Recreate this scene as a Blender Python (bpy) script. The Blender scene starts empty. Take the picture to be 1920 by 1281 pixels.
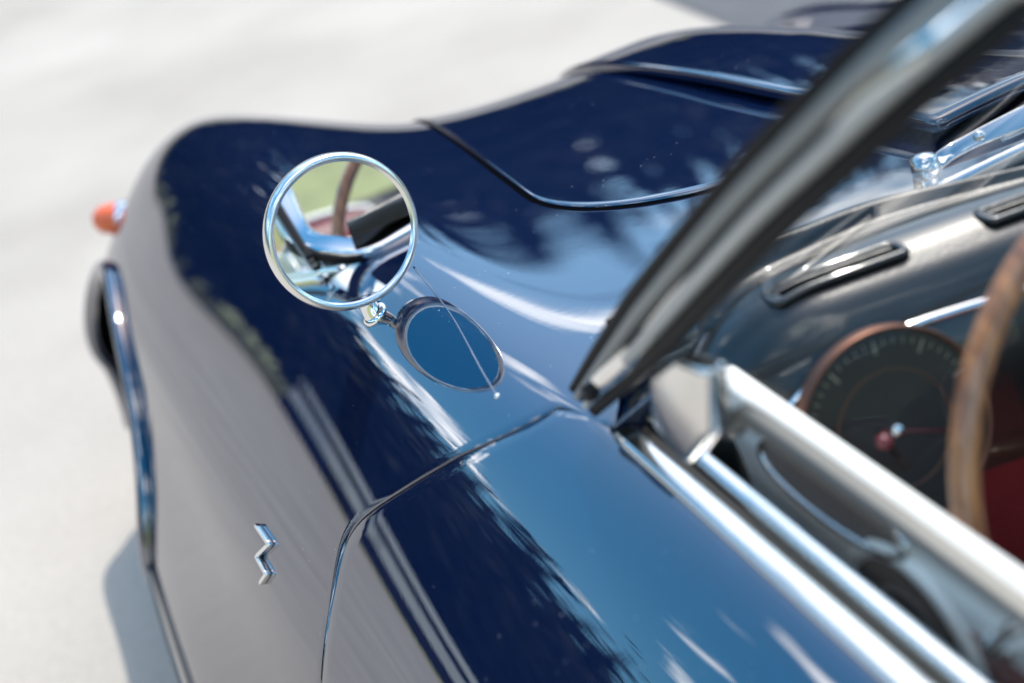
import bpy, math, random
import numpy as np
from mathutils import Vector

random.seed(4)
R = math.radians
scn = bpy.context.scene
col = scn.collection

# ------------------------------------------------------------------ camera
CAM = np.array((-.86, 0.0, 1.40))
PITCH, YAW, ROLL = R(28.5), R(18), R(14)
fw = np.array((math.sin(YAW) * math.cos(PITCH), math.cos(YAW) * math.cos(PITCH), -math.sin(PITCH)))
rt = np.array((math.cos(YAW), -math.sin(YAW), 0.0))
up = np.cross(rt, fw)
Rv = rt * math.cos(ROLL) - up * math.sin(ROLL)
Uv = rt * math.sin(ROLL) + up * math.cos(ROLL)
cd = bpy.data.cameras.new('camera')
cam = bpy.data.objects.new('camera', cd)
col.objects.link(cam)
from mathutils import Matrix
cam.matrix_world = Matrix(((Rv[0], Uv[0], -fw[0], CAM[0]), (Rv[1], Uv[1], -fw[1], CAM[1]),
                           (Rv[2], Uv[2], -fw[2], CAM[2]), (0, 0, 0, 1)))
cd.lens = 50; cd.sensor_width = 36; cd.clip_start = .02; cd.clip_end = 2000
cd.dof.use_dof = True
cd.dof.focus_distance = 1.28
cd.dof.aperture_fstop = 2.6
scn.camera = cam

# ------------------------------------------------------------------ sky, sun, exposure
SUN_EL, SUN_AZ = R(60), R(38)          # azimuth clockwise from the car's nose (+Y)
sun_dir = Vector((math.sin(SUN_AZ) * math.cos(SUN_EL), math.cos(SUN_AZ) * math.cos(SUN_EL), math.sin(SUN_EL)))
w = bpy.data.worlds.new('World'); scn.world = w; w.use_nodes = True
nt = w.node_tree; nt.nodes.clear()
N = nt.nodes.new; L = nt.links.new
out = N('ShaderNodeOutputWorld'); bg = N('ShaderNodeBackground'); sky = N('ShaderNodeTexSky')
sky.sky_type = 'NISHITA'; sky.sun_disc = False; sky.sun_elevation = SUN_EL; sky.sun_rotation = SUN_AZ
sky.air_density = 1.0; sky.dust_density = 1.7; sky.ozone_density = 1.3
tc = N('ShaderNodeTexCoord'); sep = N('ShaderNodeSeparateXYZ'); L(tc.outputs['Generated'], sep.inputs[0])
mx = N('ShaderNodeMath'); mx.operation = 'MAXIMUM'; mx.inputs[1].default_value = .0; L(sep.outputs[2], mx.inputs[0])
ad = N('ShaderNodeMath'); ad.operation = 'ADD'; ad.inputs[1].default_value = .12; L(mx.outputs[0], ad.inputs[0])
dx = N('ShaderNodeMath'); dx.operation = 'DIVIDE'; L(sep.outputs[0], dx.inputs[0]); L(ad.outputs[0], dx.inputs[1])
dy = N('ShaderNodeMath'); dy.operation = 'DIVIDE'; L(sep.outputs[1], dy.inputs[0]); L(ad.outputs[0], dy.inputs[1])
cmb = N('ShaderNodeCombineXYZ'); L(dx.outputs[0], cmb.inputs[0]); L(dy.outputs[0], cmb.inputs[1])
cn = N('ShaderNodeTexNoise'); cn.inputs['Scale'].default_value = 1.5; cn.inputs['Detail'].default_value = 9
cn.inputs['Roughness'].default_value = .56; cn.inputs['Distortion'].default_value = .35
mp = N('ShaderNodeMapping'); mp.inputs['Location'].default_value = (6.2, 32.7, 0); L(cmb.outputs[0], mp.inputs[0])
L(mp.outputs[0], cn.inputs['Vector'])
cr = N('ShaderNodeValToRGB'); cr.color_ramp.elements[0].position = .55; cr.color_ramp.elements[1].position = .635
L(cn.outputs['Fac'], cr.inputs[0])
mix = N('ShaderNodeMix'); mix.data_type = 'RGBA'
hs = N('ShaderNodeHueSaturation'); hs.inputs['Saturation'].default_value = 1.5; hs.inputs['Hue'].default_value = .482; L(sky.outputs[0], hs.inputs['Color'])
L(cr.outputs[0], mix.inputs[0]); L(hs.outputs[0], mix.inputs[6]); mix.inputs[7].default_value = (15.5, 15.6, 16.0, 1)
L(mix.outputs[2], bg.inputs[0]); bg.inputs[1].default_value = .15
L(bg.outputs[0], out.inputs[0])

sl = bpy.data.lights.new('sun', 'SUN'); sl.energy = 2.0; sl.angle = R(.53); sl.color = (1, .95, .88)
so = bpy.data.objects.new('sun', sl); col.objects.link(so)
so.rotation_euler = (-sun_dir).to_track_quat('-Z', 'Y').to_euler()
so.location = (3, -2, 8)

vs = scn.view_settings
vs.view_transform = 'Standard'; vs.look = 'None'; vs.exposure = .98; vs.gamma = 1; vs.use_curve_mapping = False
scn.cycles.max_bounces = 12; scn.cycles.glossy_bounces = 8; scn.cycles.transparent_max_bounces = 16
scn.cycles.use_denoising = True
scn.cycles.sample_clamp_indirect = 8

# ------------------------------------------------------------------ helpers
def bspl(n, p, x):
    """basis matrix (len(x), n) of a clamped uniform B-spline, x in 0..1"""
    x = np.clip(np.asarray(x, float), 0, 1 - 1e-9)
    k = np.concatenate((np.zeros(p), np.linspace(0, 1, n - p + 1), np.ones(p)))
    B = np.array([(x >= k[i]) & (x < k[i + 1]) for i in range(n + p)], float)
    for d in range(1, p + 1):
        B2 = np.zeros((n + p - d, len(x)))
        for i in range(n + p - d):
            a = k[i + d] - k[i]; b = k[i + d + 1] - k[i + 1]
            if a > 0: B2[i] += (x - k[i]) / a * B[i]
            if b > 0: B2[i] += (k[i + d + 1] - x) / b * B[i + 1]
        B = B2
    return B.T

def mesh_obj(name, verts, faces, mat, parent=None, smooth=True):
    me = bpy.data.meshes.new(name)
    me.from_pydata([tuple(v) for v in verts], [], faces)
    if smooth:
        me.polygons.foreach_set('use_smooth', [True] * len(me.polygons))
    me.update()
    o = bpy.data.objects.new(name, me)
    if mat: me.materials.append(mat)
    col.objects.link(o)
    if parent: o.parent = parent
    return o

def grid_faces(nr, nc, off=0, wrap=False, flip=False):
    f = []
    for i in range(nr - 1):
        for j in range(nc if wrap else nc - 1):
            a = off + i * nc + j; b = off + i * nc + (j + 1) % nc
            q = (a, b, b + nc, a + nc)
            f.append(q[::-1] if flip else q)
    return f

def grid_obj(name, G, mat, parent=None, wrap=False, flip=False):
    G = np.asarray(G, float)
    return mesh_obj(name, G.reshape(-1, 3), grid_faces(G.shape[0], G.shape[1], 0, wrap, flip), mat, parent)

def unit(v): return v / (np.linalg.norm(v, axis=-1, keepdims=True) + 1e-12)

def frames(P, closed=False, upv=(0, 0, 1)):
    P = np.asarray(P, float)
    if closed: T = np.roll(P, -1, 0) - np.roll(P, 1, 0)
    else: T = np.gradient(P, axis=0)
    T = unit(T); u = np.asarray(upv, float)
    if u.ndim == 1: u = np.broadcast_to(u, T.shape)
    S = unit(np.cross(T, u)); U = np.cross(S, T)
    return T, S, U

def sweep(name, P, prof, mat, parent=None, closed=False, upv=(0, 0, 1), scale=None, caps=True):
    """profile points (side, up) swept along P"""
    P = np.asarray(P, float); T, S, U = frames(P, closed, upv)
    prof = np.asarray(prof, float)
    sc = np.ones(len(P)) if scale is None else np.asarray(scale, float)
    G = P[:, None, :] + S[:, None, :] * (prof[None, :, :1] * sc[:, None, None]) + U[:, None, :] * (prof[None, :, 1:] * sc[:, None, None])
    n = len(prof)
    if closed: G = np.concatenate((G, G[:1]), 0)
    v = G.reshape(-1, 3); f = grid_faces(G.shape[0], n, 0, True)
    if not closed and caps:
        f.append(tuple(range(n))[::-1]); f.append(tuple(range((len(P) - 1) * n, len(P) * n)))
    return mesh_obj(name, v, f, mat, parent)

def circ(r, n=14, a=1.0, b=1.0):
    t = np.linspace(0, 2 * np.pi, n, endpoint=False)
    return np.stack((r * a * np.cos(t), r * b * np.sin(t)), 1)

def rrect(w_, h_, r, n=4):
    pts = []
    for cx, cy, a0 in ((w_ / 2 - r, h_ / 2 - r, 0), (-w_ / 2 + r, h_ / 2 - r, 90), (-w_ / 2 + r, -h_ / 2 + r, 180), (w_ / 2 - r, -h_ / 2 + r, 270)):
        for k in range(n + 1):
            a = R(a0 + 90 * k / n); pts.append((cx + r * math.cos(a), cy + r * math.sin(a)))
    return np.array(pts)

def tube(name, P, r, mat, parent=None, n=12, **k): return sweep(name, P, circ(r, n), mat, parent, **k)

def smooth_path(P, n=60, closed=False):
    P = np.asarray(P, float)
    if closed: P = np.concatenate((P[-2:], P, P[:2]), 0)
    B = bspl(len(P), 3, np.linspace(0, 1, 400))
    Q = B @ P
    d = np.concatenate(([0], np.cumsum(np.linalg.norm(np.diff(Q, axis=0), axis=1))))
    t = np.linspace(0, d[-1], n)
    return np.stack([np.interp(t, d, Q[:, i]) for i in range(3)], 1)

def catmull(P, n=60):
    """interpolating path resampled evenly"""
    P = np.asarray(P, float); Q = []
    E_ = np.concatenate((2 * P[:1] - P[1:2], P, 2 * P[-1:] - P[-2:-1]), 0)
    for i in range(1, len(E_) - 2):
        p0, p1, p2, p3 = E_[i - 1:i + 3]
        for t in np.linspace(0, 1, 24, endpoint=False):
            Q.append(.5 * (2 * p1 + (p2 - p0) * t + (2 * p0 - 5 * p1 + 4 * p2 - p3) * t * t + (3 * p1 - p0 - 3 * p2 + p3) * t ** 3))
    Q.append(P[-1]); Q = np.array(Q)
    d = np.concatenate(([0], np.cumsum(np.linalg.norm(np.diff(Q, axis=0), axis=1))))
    t = np.linspace(0, d[-1], n)
    return np.stack([np.interp(t, d, Q[:, i]) for i in range(Q.shape[1])], 1)

def lathe(name, prof, center, axis, mat, parent=None, n=64, xref=None):
    """prof (radius, height along axis)"""
    ax = unit(np.asarray(axis, float)); ref = np.array((0, 0, 1.0)) if abs(ax[2]) < .9 else np.array((1.0, 0, 0))
    a = unit(np.cross(ref, ax)); b = np.cross(ax, a)
    t = np.linspace(0, 2 * np.pi, n, endpoint=False)
    ring = a[None] * np.cos(t)[:, None] + b[None] * np.sin(t)[:, None]
    G = [np.asarray(center) + ring * r + ax * h for r, h in prof]
    return grid_obj(name, np.array(G), mat, parent, wrap=True)

def box_obj(name, lo, hi, mat, parent=None, bev=.004):
    import bmesh
    bm = bmesh.new(); bmesh.ops.create_cube(bm, size=1)
    lo = np.array(lo, float); hi = np.array(hi, float)
    for v in bm.verts: v.co = Vector((lo + hi) / 2 + np.array(v.co) * (hi - lo))
    if bev: bmesh.ops.bevel(bm, geom=bm.edges[:], offset=bev, segments=3, affect='EDGES', profile=.5)
    me = bpy.data.meshes.new(name); bm.to_mesh(me); bm.free()
    me.polygons.foreach_set('use_smooth', [True] * len(me.polygons))
    me.materials.append(mat); o = bpy.data.objects.new(name, me); col.objects.link(o)
    if parent: o.parent = parent
    return o

def empty(name, parent=None, loc=(0, 0, 0)):
    o = bpy.data.objects.new(name, None); o.location = loc; o.empty_display_size = .1
    col.objects.link(o)
    if parent: o.parent = parent
    return o

# ------------------------------------------------------------------ materials
def new_mat(name):
    m = bpy.data.materials.new(name); m.use_nodes = True
    return m, m.node_tree, m.node_tree.nodes['Principled BSDF']

def simple(name, color, rough=.5, metal=0.0, coat=0.0, bump=0.0, bscale=300, var=0.0, vscale=20, spec=.5):
    m, t, b = new_mat(name)
    b.inputs['Base Color'].default_value = (*color, 1); b.inputs['Roughness'].default_value = rough
    b.inputs['Metallic'].default_value = metal; b.inputs['Coat Weight'].default_value = coat
    b.inputs['Coat Roughness'].default_value = .05
    b.inputs['Specular IOR Level'].default_value = spec
    tco = t.nodes.new('ShaderNodeTexCoord')
    if bump:
        n = t.nodes.new('ShaderNodeTexNoise'); n.inputs['Scale'].default_value = bscale; n.inputs['Detail'].default_value = 4
        t.links.new(tco.outputs['Object'], n.inputs['Vector'])
        bp = t.nodes.new('ShaderNodeBump'); bp.inputs['Strength'].default_value = bump; bp.inputs['Distance'].default_value = .002
        t.links.new(n.outputs['Fac'], bp.inputs['Height']); t.links.new(bp.outputs[0], b.inputs['Normal'])
    if var:
        n = t.nodes.new('ShaderNodeTexNoise'); n.inputs['Scale'].default_value = vscale; n.inputs['Detail'].default_value = 5
        t.links.new(tco.outputs['Object'], n.inputs['Vector'])
        r = t.nodes.new('ShaderNodeValToRGB')
        r.color_ramp.elements[0].color = (*[c * (1 - var) for c in color], 1)
        r.color_ramp.elements[1].color = (*[min(1, c * (1 + var)) for c in color], 1)
        r.color_ramp.elements[0].position = .3; r.color_ramp.elements[1].position = .7
        t.links.new(n.outputs['Fac'], r.inputs[0]); t.links.new(r.outputs[0], b.inputs['Base Color'])
    return m

def paint_material():
    m, t, b = new_mat('navy_paint')
    N = t.nodes.new; L = t.links.new
    b.inputs['Metallic'].default_value = 0.0; b.inputs['Specular IOR Level'].default_value = 0.0
    b.inputs['Roughness'].default_value = .5
    b.inputs['IOR'].default_value = 1.5
    b.inputs['Coat Weight'].default_value = 1; b.inputs['Coat IOR'].default_value = 2.7
    b.inputs['Coat Roughness'].default_value = .012
    tc = N('ShaderNodeTexCoord')
    # fine dust specks lying on the polish
    vo = N('ShaderNodeTexVoronoi'); vo.inputs['Scale'].default_value = 150
    L(tc.outputs['Object'], vo.inputs['Vector'])
    sc = N('ShaderNodeSeparateColor'); L(vo.outputs['Color'], sc.inputs[0])
    mr = N('ShaderNodeMapRange'); mr.inputs[1].default_value = .60; mr.inputs[2].default_value = 1; mr.inputs[3].default_value = 0; mr.inputs[4].default_value = .10
    L(sc.outputs[0], mr.inputs[0])
    dn_ = N('ShaderNodeTexNoise'); dn_.inputs['Scale'].default_value = 7; dn_.inputs['Detail'].default_value = 3; L(tc.outputs['Object'], dn_.inputs['Vector'])
    dm = N('ShaderNodeMapRange'); dm.inputs[1].default_value = .40; dm.inputs[2].default_value = .62; L(dn_.outputs['Fac'], dm.inputs[0])
    dk = N('ShaderNodeMath'); dk.operation = 'MULTIPLY'; L(mr.outputs[0], dk.inputs[0]); L(dm.outputs[0], dk.inputs[1])
    lt = N('ShaderNodeMath'); lt.operation = 'LESS_THAN'; L(vo.outputs['Distance'], lt.inputs[0]); L(dk.outputs[0], lt.inputs[1])
    mixc = N('ShaderNodeMix'); mixc.data_type = 'RGBA'
    mixc.inputs[6].default_value = (.0030, .0095, .037, 1); mixc.inputs[7].default_value = (.42, .42, .44, 1)
    L(lt.outputs[0], mixc.inputs[0]); L(mixc.outputs[2], b.inputs['Base Color'])
    iv = N('ShaderNodeMath'); iv.operation = 'SUBTRACT'; iv.inputs[0].default_value = 1; L(lt.outputs[0], iv.inputs[1])
    L(iv.outputs[0], b.inputs['Coat Weight'])
    # faint orange peel in the lacquer
    nz = N('ShaderNodeTexNoise'); nz.inputs['Scale'].default_value = 130; nz.inputs['Detail'].default_value = 2
    L(tc.outputs['Object'], nz.inputs['Vector'])
    bp = N('ShaderNodeBump'); bp.inputs['Strength'].default_value = .008; bp.inputs['Distance'].default_value = .001
    L(nz.outputs['Fac'], bp.inputs['Height']); L(bp.outputs[0], b.inputs['Coat Normal'])
    return m

PAINT = paint_material()
CHROME = simple('chrome', (.86, .86, .85), .06, 1.0, bump=.01, bscale=60)
CHROME_SOFT = simple('satin_chrome', (.78, .77, .74), .16, 1.0, bump=.02, bscale=90)
RIMCHROME = simple('worn_chrome', (.84, .83, .79), .24, 1.0, bump=.02, bscale=120)
RIDGE = simple('pillar_alloy', (.50, .485, .455), .40, .4)
RIDGE_DARK = simple('pillar_alloy_dark', (.27, .27, .255), .40, .4)
ALLOY = simple('brushed_alloy', (.70, .69, .66), .30, 1.0)
SATIN = simple('satin_alloy', (.15, .146, .136), .45, 1.0, bump=.03, bscale=200)
MIRROR = simple('mirror_glass', (.93, .94, .94), .0, 1.0)
RUBBER = simple('black_rubber', (.009, .008, .008), .5, spec=.22)
GAP = simple('gap_black', (.003, .003, .003), .9, spec=0.0)
VINYL = simple('black_vinyl', (.006, .007, .006), .32, coat=.6, bump=.14, bscale=420, spec=.6)
INNER = simple('dark_interior', (.006, .006, .006), .7, spec=.2)
REDLEATHER = simple('dark_red_leather', (.16, .018, .020), .36, bump=.35, bscale=240, var=.25, vscale=9)
CREAM = simple('cream_trim', (.86, .84, .78), .42, bump=.15, bscale=350, var=.05, vscale=9)
TYRE = simple('tyre_rubber', (.008, .008, .009), .8, bump=.4, bscale=150, spec=.15)
ORANGE = simple('orange_lens', (.85, .13, .02), .15, coat=.8)
DIAL = simple('dial_face', (.012, .012, .012), .45)
COPPER = simple('copper_ring', (.17, .085, .06), .45, 1.0)
WHITEPRINT = simple('dial_print', (.20, .175, .13), .6)
NEEDLE = simple('red_enamel', (.16, .02, .025), .3, coat=.5)

def wood_mat():
    m, t, b = new_mat('varnished_wood')
    b.inputs['Roughness'].default_value = .3; b.inputs['Coat Weight'].default_value = .9; b.inputs['Coat Roughness'].default_value = .05
    tc = t.nodes.new('ShaderNodeTexCoord'); n = t.nodes.new('ShaderNodeTexNoise'); n.inputs['Scale'].default_value = 26; n.inputs['Detail'].default_value = 6
    mp = t.nodes.new('ShaderNodeMapping'); mp.inputs['Scale'].default_value = (6, 1.2, 1.2)
    t.links.new(tc.outputs['Object'], mp.inputs[0]); t.links.new(mp.outputs[0], n.inputs['Vector'])
    r = t.nodes.new('ShaderNodeValToRGB'); r.color_ramp.elements[0].color = (.15, .050, .014, 1); r.color_ramp.elements[1].color = (.42, .17, .05, 1)
    r.color_ramp.elements[0].position = .35; r.color_ramp.elements[1].position = .68
    t.links.new(n.outputs['Fac'], r.inputs[0]); t.links.new(r.outputs[0], b.inputs['Base Color'])
    return m
WOOD = wood_mat()

def glass_mat(name, tint=(.93, .96, .95), ior=1.5):
    m = bpy.data.materials.new(name); m.use_nodes = True; t = m.node_tree; t.nodes.clear()
    o = t.nodes.new('ShaderNodeOutputMaterial'); tr = t.nodes.new('ShaderNodeBsdfTransparent'); gl = t.nodes.new('ShaderNodeBsdfGlossy')
    tr.inputs[0].default_value = (*tint, 1); gl.inputs['Roughness'].default_value = .0
    fr = t.nodes.new('ShaderNodeFresnel'); ge = t.nodes.new('ShaderNodeNewGeometry')
    mr = t.nodes.new('ShaderNodeMapRange'); mr.inputs[3].default_value = ior; mr.inputs[4].default_value = 1 / ior
    t.links.new(ge.outputs['Backfacing'], mr.inputs[0]); t.links.new(mr.outputs[0], fr.inputs[0])
    mxs = t.nodes.new('ShaderNodeMixShader'); t.links.new(fr.outputs[0], mxs.inputs[0]); t.links.new(tr.outputs[0], mxs.inputs[1]); t.links.new(gl.outputs[0], mxs.inputs[2])
    t.links.new(mxs.outputs[0], o.inputs[0])
    return m
GLASS = glass_mat('clear_glass')
DIALGLASS = glass_mat('bloomed_dial_glass', ior=1.22)

def ground_mat():
    m, t, b = new_mat('pale_concrete'); N = t.nodes.new; L = t.links.new
    b.inputs['Roughness'].default_value = .85; b.inputs['Specular IOR Level'].default_value = .25
    tc = N('ShaderNodeTexCoord')
    n1 = N('ShaderNodeTexNoise'); n1.inputs['Scale'].default_value = 1.1; n1.inputs['Detail'].default_value = 6; L(tc.outputs['Object'], n1.inputs['Vector'])
    n2 = N('ShaderNodeTexNoise'); n2.inputs['Scale'].default_value = 60; n2.inputs['Detail'].default_value = 5; L(tc.outputs['Object'], n2.inputs['Vector'])
    r1 = N('ShaderNodeValToRGB'); r1.color_ramp.elements[0].position = .3; r1.color_ramp.elements[1].position = .7
    r1.color_ramp.elements[0].color = (.37, .333, .283, 1); r1.color_ramp.elements[1].color = (.485, .44, .377, 1)
    L(n1.outputs['Fac'], r1.inputs[0])
    r2 = N('ShaderNodeValToRGB'); r2.color_ramp.elements[0].position = .3; r2.color_ramp.elements[1].position = .7
    r2.color_ramp.elements[0].color = (.88, .88, .88, 1); r2.color_ramp.elements[1].color = (1, 1, 1, 1)
    L(n2.outputs['Fac'], r2.inputs[0])
    mm = N('ShaderNodeMix'); mm.data_type = 'RGBA'; mm.blend_type = 'MULTIPLY'; mm.inputs[0].default_value = 1
    L(r1.outputs[0], mm.inputs[6]); L(r2.outputs[0], mm.inputs[7]); L(mm.outputs[2], b.inputs['Base Color'])
    bp = N('ShaderNodeBump'); bp.inputs['Strength'].default_value = .3; bp.inputs['Distance'].default_value = .004
    L(n2.outputs['Fac'], bp.inputs['Height']); L(bp.outputs[0], b.inputs['Normal'])
    return m

# ------------------------------------------------------------------ ground
def sheet(name, pts, z, mat):
    o = mesh_obj(name, [(x, y, z) for x, y in pts], [tuple(range(len(pts)))], mat, None, False)
    o['kind'] = 'structure'
    return o
GRASS = simple('lawn_grass', (.25, .255, .10), .9, bump=.5, bscale=40, var=.3, vscale=3)
GREY_PATCH = simple('grey_ground', (.075, .080, .085), .8, bump=.4, bscale=90, var=.2, vscale=6)
sheet('lawn', [(-400, -400), (400, -400), (400, 400), (-400, 400)], -.008, GRASS)
sheet('concrete_ground', [(-13, -4.5), (30, -4.5), (30, 27), (-13, 27)], 0.0, ground_mat())
sheet('grey_ground_patch', [(1.26, 3.50), (14, 2.2), (14, 12), (2.4, 12), (1.55, 5.6), (1.30, 4.2)], .004, GREY_PATCH)  # darker grey sheet laid over the concrete

bank = mesh_obj('grass_bank', [(-60, -9, -.004), (60, -9, -.004), (60, -34, 6.5), (-60, -34, 6.5), (60, -80, 8), (-60, -80, 8)], [(0, 1, 2, 3), (3, 2, 4, 5)], GRASS, None, False)
bank['kind'] = 'structure'
# ------------------------------------------------------------------ far wood seen only as reflections in the paint
def forest():
    v, f = [], []
    rng = random.Random(11)
    def conifer(x, y, h, r):
        base = len(v); n = 8
        v.extend([(x + .16 * math.cos(a), y + .16 * math.sin(a), 0) for a in (0, 2.1, 4.2)]); v.append((x, y, h * .5))
        f.extend([(base, base + 1, base + 3), (base + 1, base + 2, base + 3), (base + 2, base, base + 3)])
        L_ = 7
        for k in range(L_):
            z0 = h * (.04 + .84 * k / L_); z1 = min(h, z0 + h * .24); rr = r * (1 - k / L_) ** .8 + .12
            b0 = len(v); v.append((x + rng.uniform(-.1, .1), y + rng.uniform(-.1, .1), z1)); ph = rng.random() * 6
            for j in range(n * 2):
                a = ph + math.pi * j / n; q = rr * (rng.uniform(.85, 1.15) if j % 2 == 0 else rng.uniform(.45, .65))
                v.append((x + q * math.cos(a), y + q * math.sin(a), z0 - (.12 * h / L_ if j % 2 == 0 else -.05 * h)))
            for j in range(n * 2): f.append((b0, b0 + 1 + j, b0 + 1 + (j + 1) % (n * 2)))
    def leafy(x, y, h, r):
        for _ in range(150):
            th, zz_ = rng.random() * 6.283, rng.uniform(-1, 1); q = rng.random() ** .4; k = math.sqrt(1 - zz_ * zz_) * q
            c = (x + r * k * math.cos(th), y + r * k * math.sin(th), h * .56 + h * .44 * zz_ * q)
            e = rng.uniform(.28, .62); b0 = len(v)
            for _k in range(3):
                v.append((c[0] + rng.uniform(-e, e), c[1] + rng.uniform(-e, e), max(0, c[2] + rng.uniform(-e, e))))
            f.append((b0, b0 + 1, b0 + 2))
    for ring, (rad, cnt, h0, h1, wid) in enumerate(((30, 120, 4.4, 6.4, 1.0), (36, 140, 6.4, 8.0, 1.2), (44, 170, 8.6, 10.2, 1.6), (52, 210, 11.2, 13.0, 2.3))):
        for i in range(cnt):
            a = 2 * math.pi * (i + rng.uniform(-.35, .35)) / cnt
            q = rad + rng.uniform(-2.5, 2.5)
            x, y = q * math.sin(a), q * math.cos(a)
            if math.cos(a) < -.55: x, y = x * 2.1, y * 2.1      # open lawn behind the car
            h = rng.uniform(h0, h1) * (1.1 + .4 * max(0, math.cos(a - .4)) ** 2)
            if ring == 3 or rng.random() < .3: conifer(x, y, h * (.93 if ring == 3 else 1), wid * rng.uniform(.9, 1.4))
            if ring < 3 or rng.random() < .8: leafy(x, y, h, wid * rng.uniform(1.2, 1.8))
    m = simple('conifer_needles', (.014, .017, .012), .95, var=.5, vscale=.6)
    o = mesh_obj('forest', v, f, m, None, False); o['kind'] = 'stuff'
    o['label'] = 'dark conifer wood mirrored in the blue paint'; o['category'] = 'forest'
forest()

# ------------------------------------------------------------------ unseen banded wall, added so its mirror image streaks along the car's shoulder
INNER_ = simple('dark_streak', (.02, .02, .022), .8, spec=.2)
WHITE = simple('white_streak', (.78, .77, .74), .8, var=.06, vscale=2)
wall = empty('reflection_wall', loc=(-16, 16, 0))
wall['label'] = 'unseen banded wall added for the streaks mirrored along the shoulder of the door'; wall['category'] = 'wall'
wa = np.array((-13.0, 24.0)); wb = np.array((-21.0, 2.0)); nseg = 5
def slab(name, a, b, th, z0, z1, mat):
    d = (b - a) / np.linalg.norm(b - a); n_ = np.array((-d[1], d[0])) * th / 2
    q = [a + n_, b + n_, b - n_, a - n_]
    v = [(x + 16, y - 16, z0) for x, y in q] + [(x + 16, y - 16, z1) for x, y in q]
    return mesh_obj(name, v, [(3, 2, 1, 0), (4, 5, 6, 7), (0, 1, 5, 4), (1, 2, 6, 5), (2, 3, 7, 6), (3, 0, 4, 7)], mat, wall, False)
for k in range(nseg):
    p0 = wa + (wb - wa) * k / nseg; p1 = wa + (wb - wa) * (k + .97) / nseg
    slab('lower_dark_band', p0, p1, .30, 0, .42, INNER_)
    slab('wall_panel', p0, p1, .2, .42, .82, WHITE)
    slab('dark_band', p0, p1, .14, .82, 1.02, INNER_)
    slab('top_white_band', p0, p1, .3, 1.02, 1.25, WHITE)

# ================================================================== THE CAR
car = empty('car', loc=(0, 0, 0))
car['label'] = 'dark blue vintage open sports car with round chrome mirror and wooden steering wheel'
car['category'] = 'car'

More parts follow.
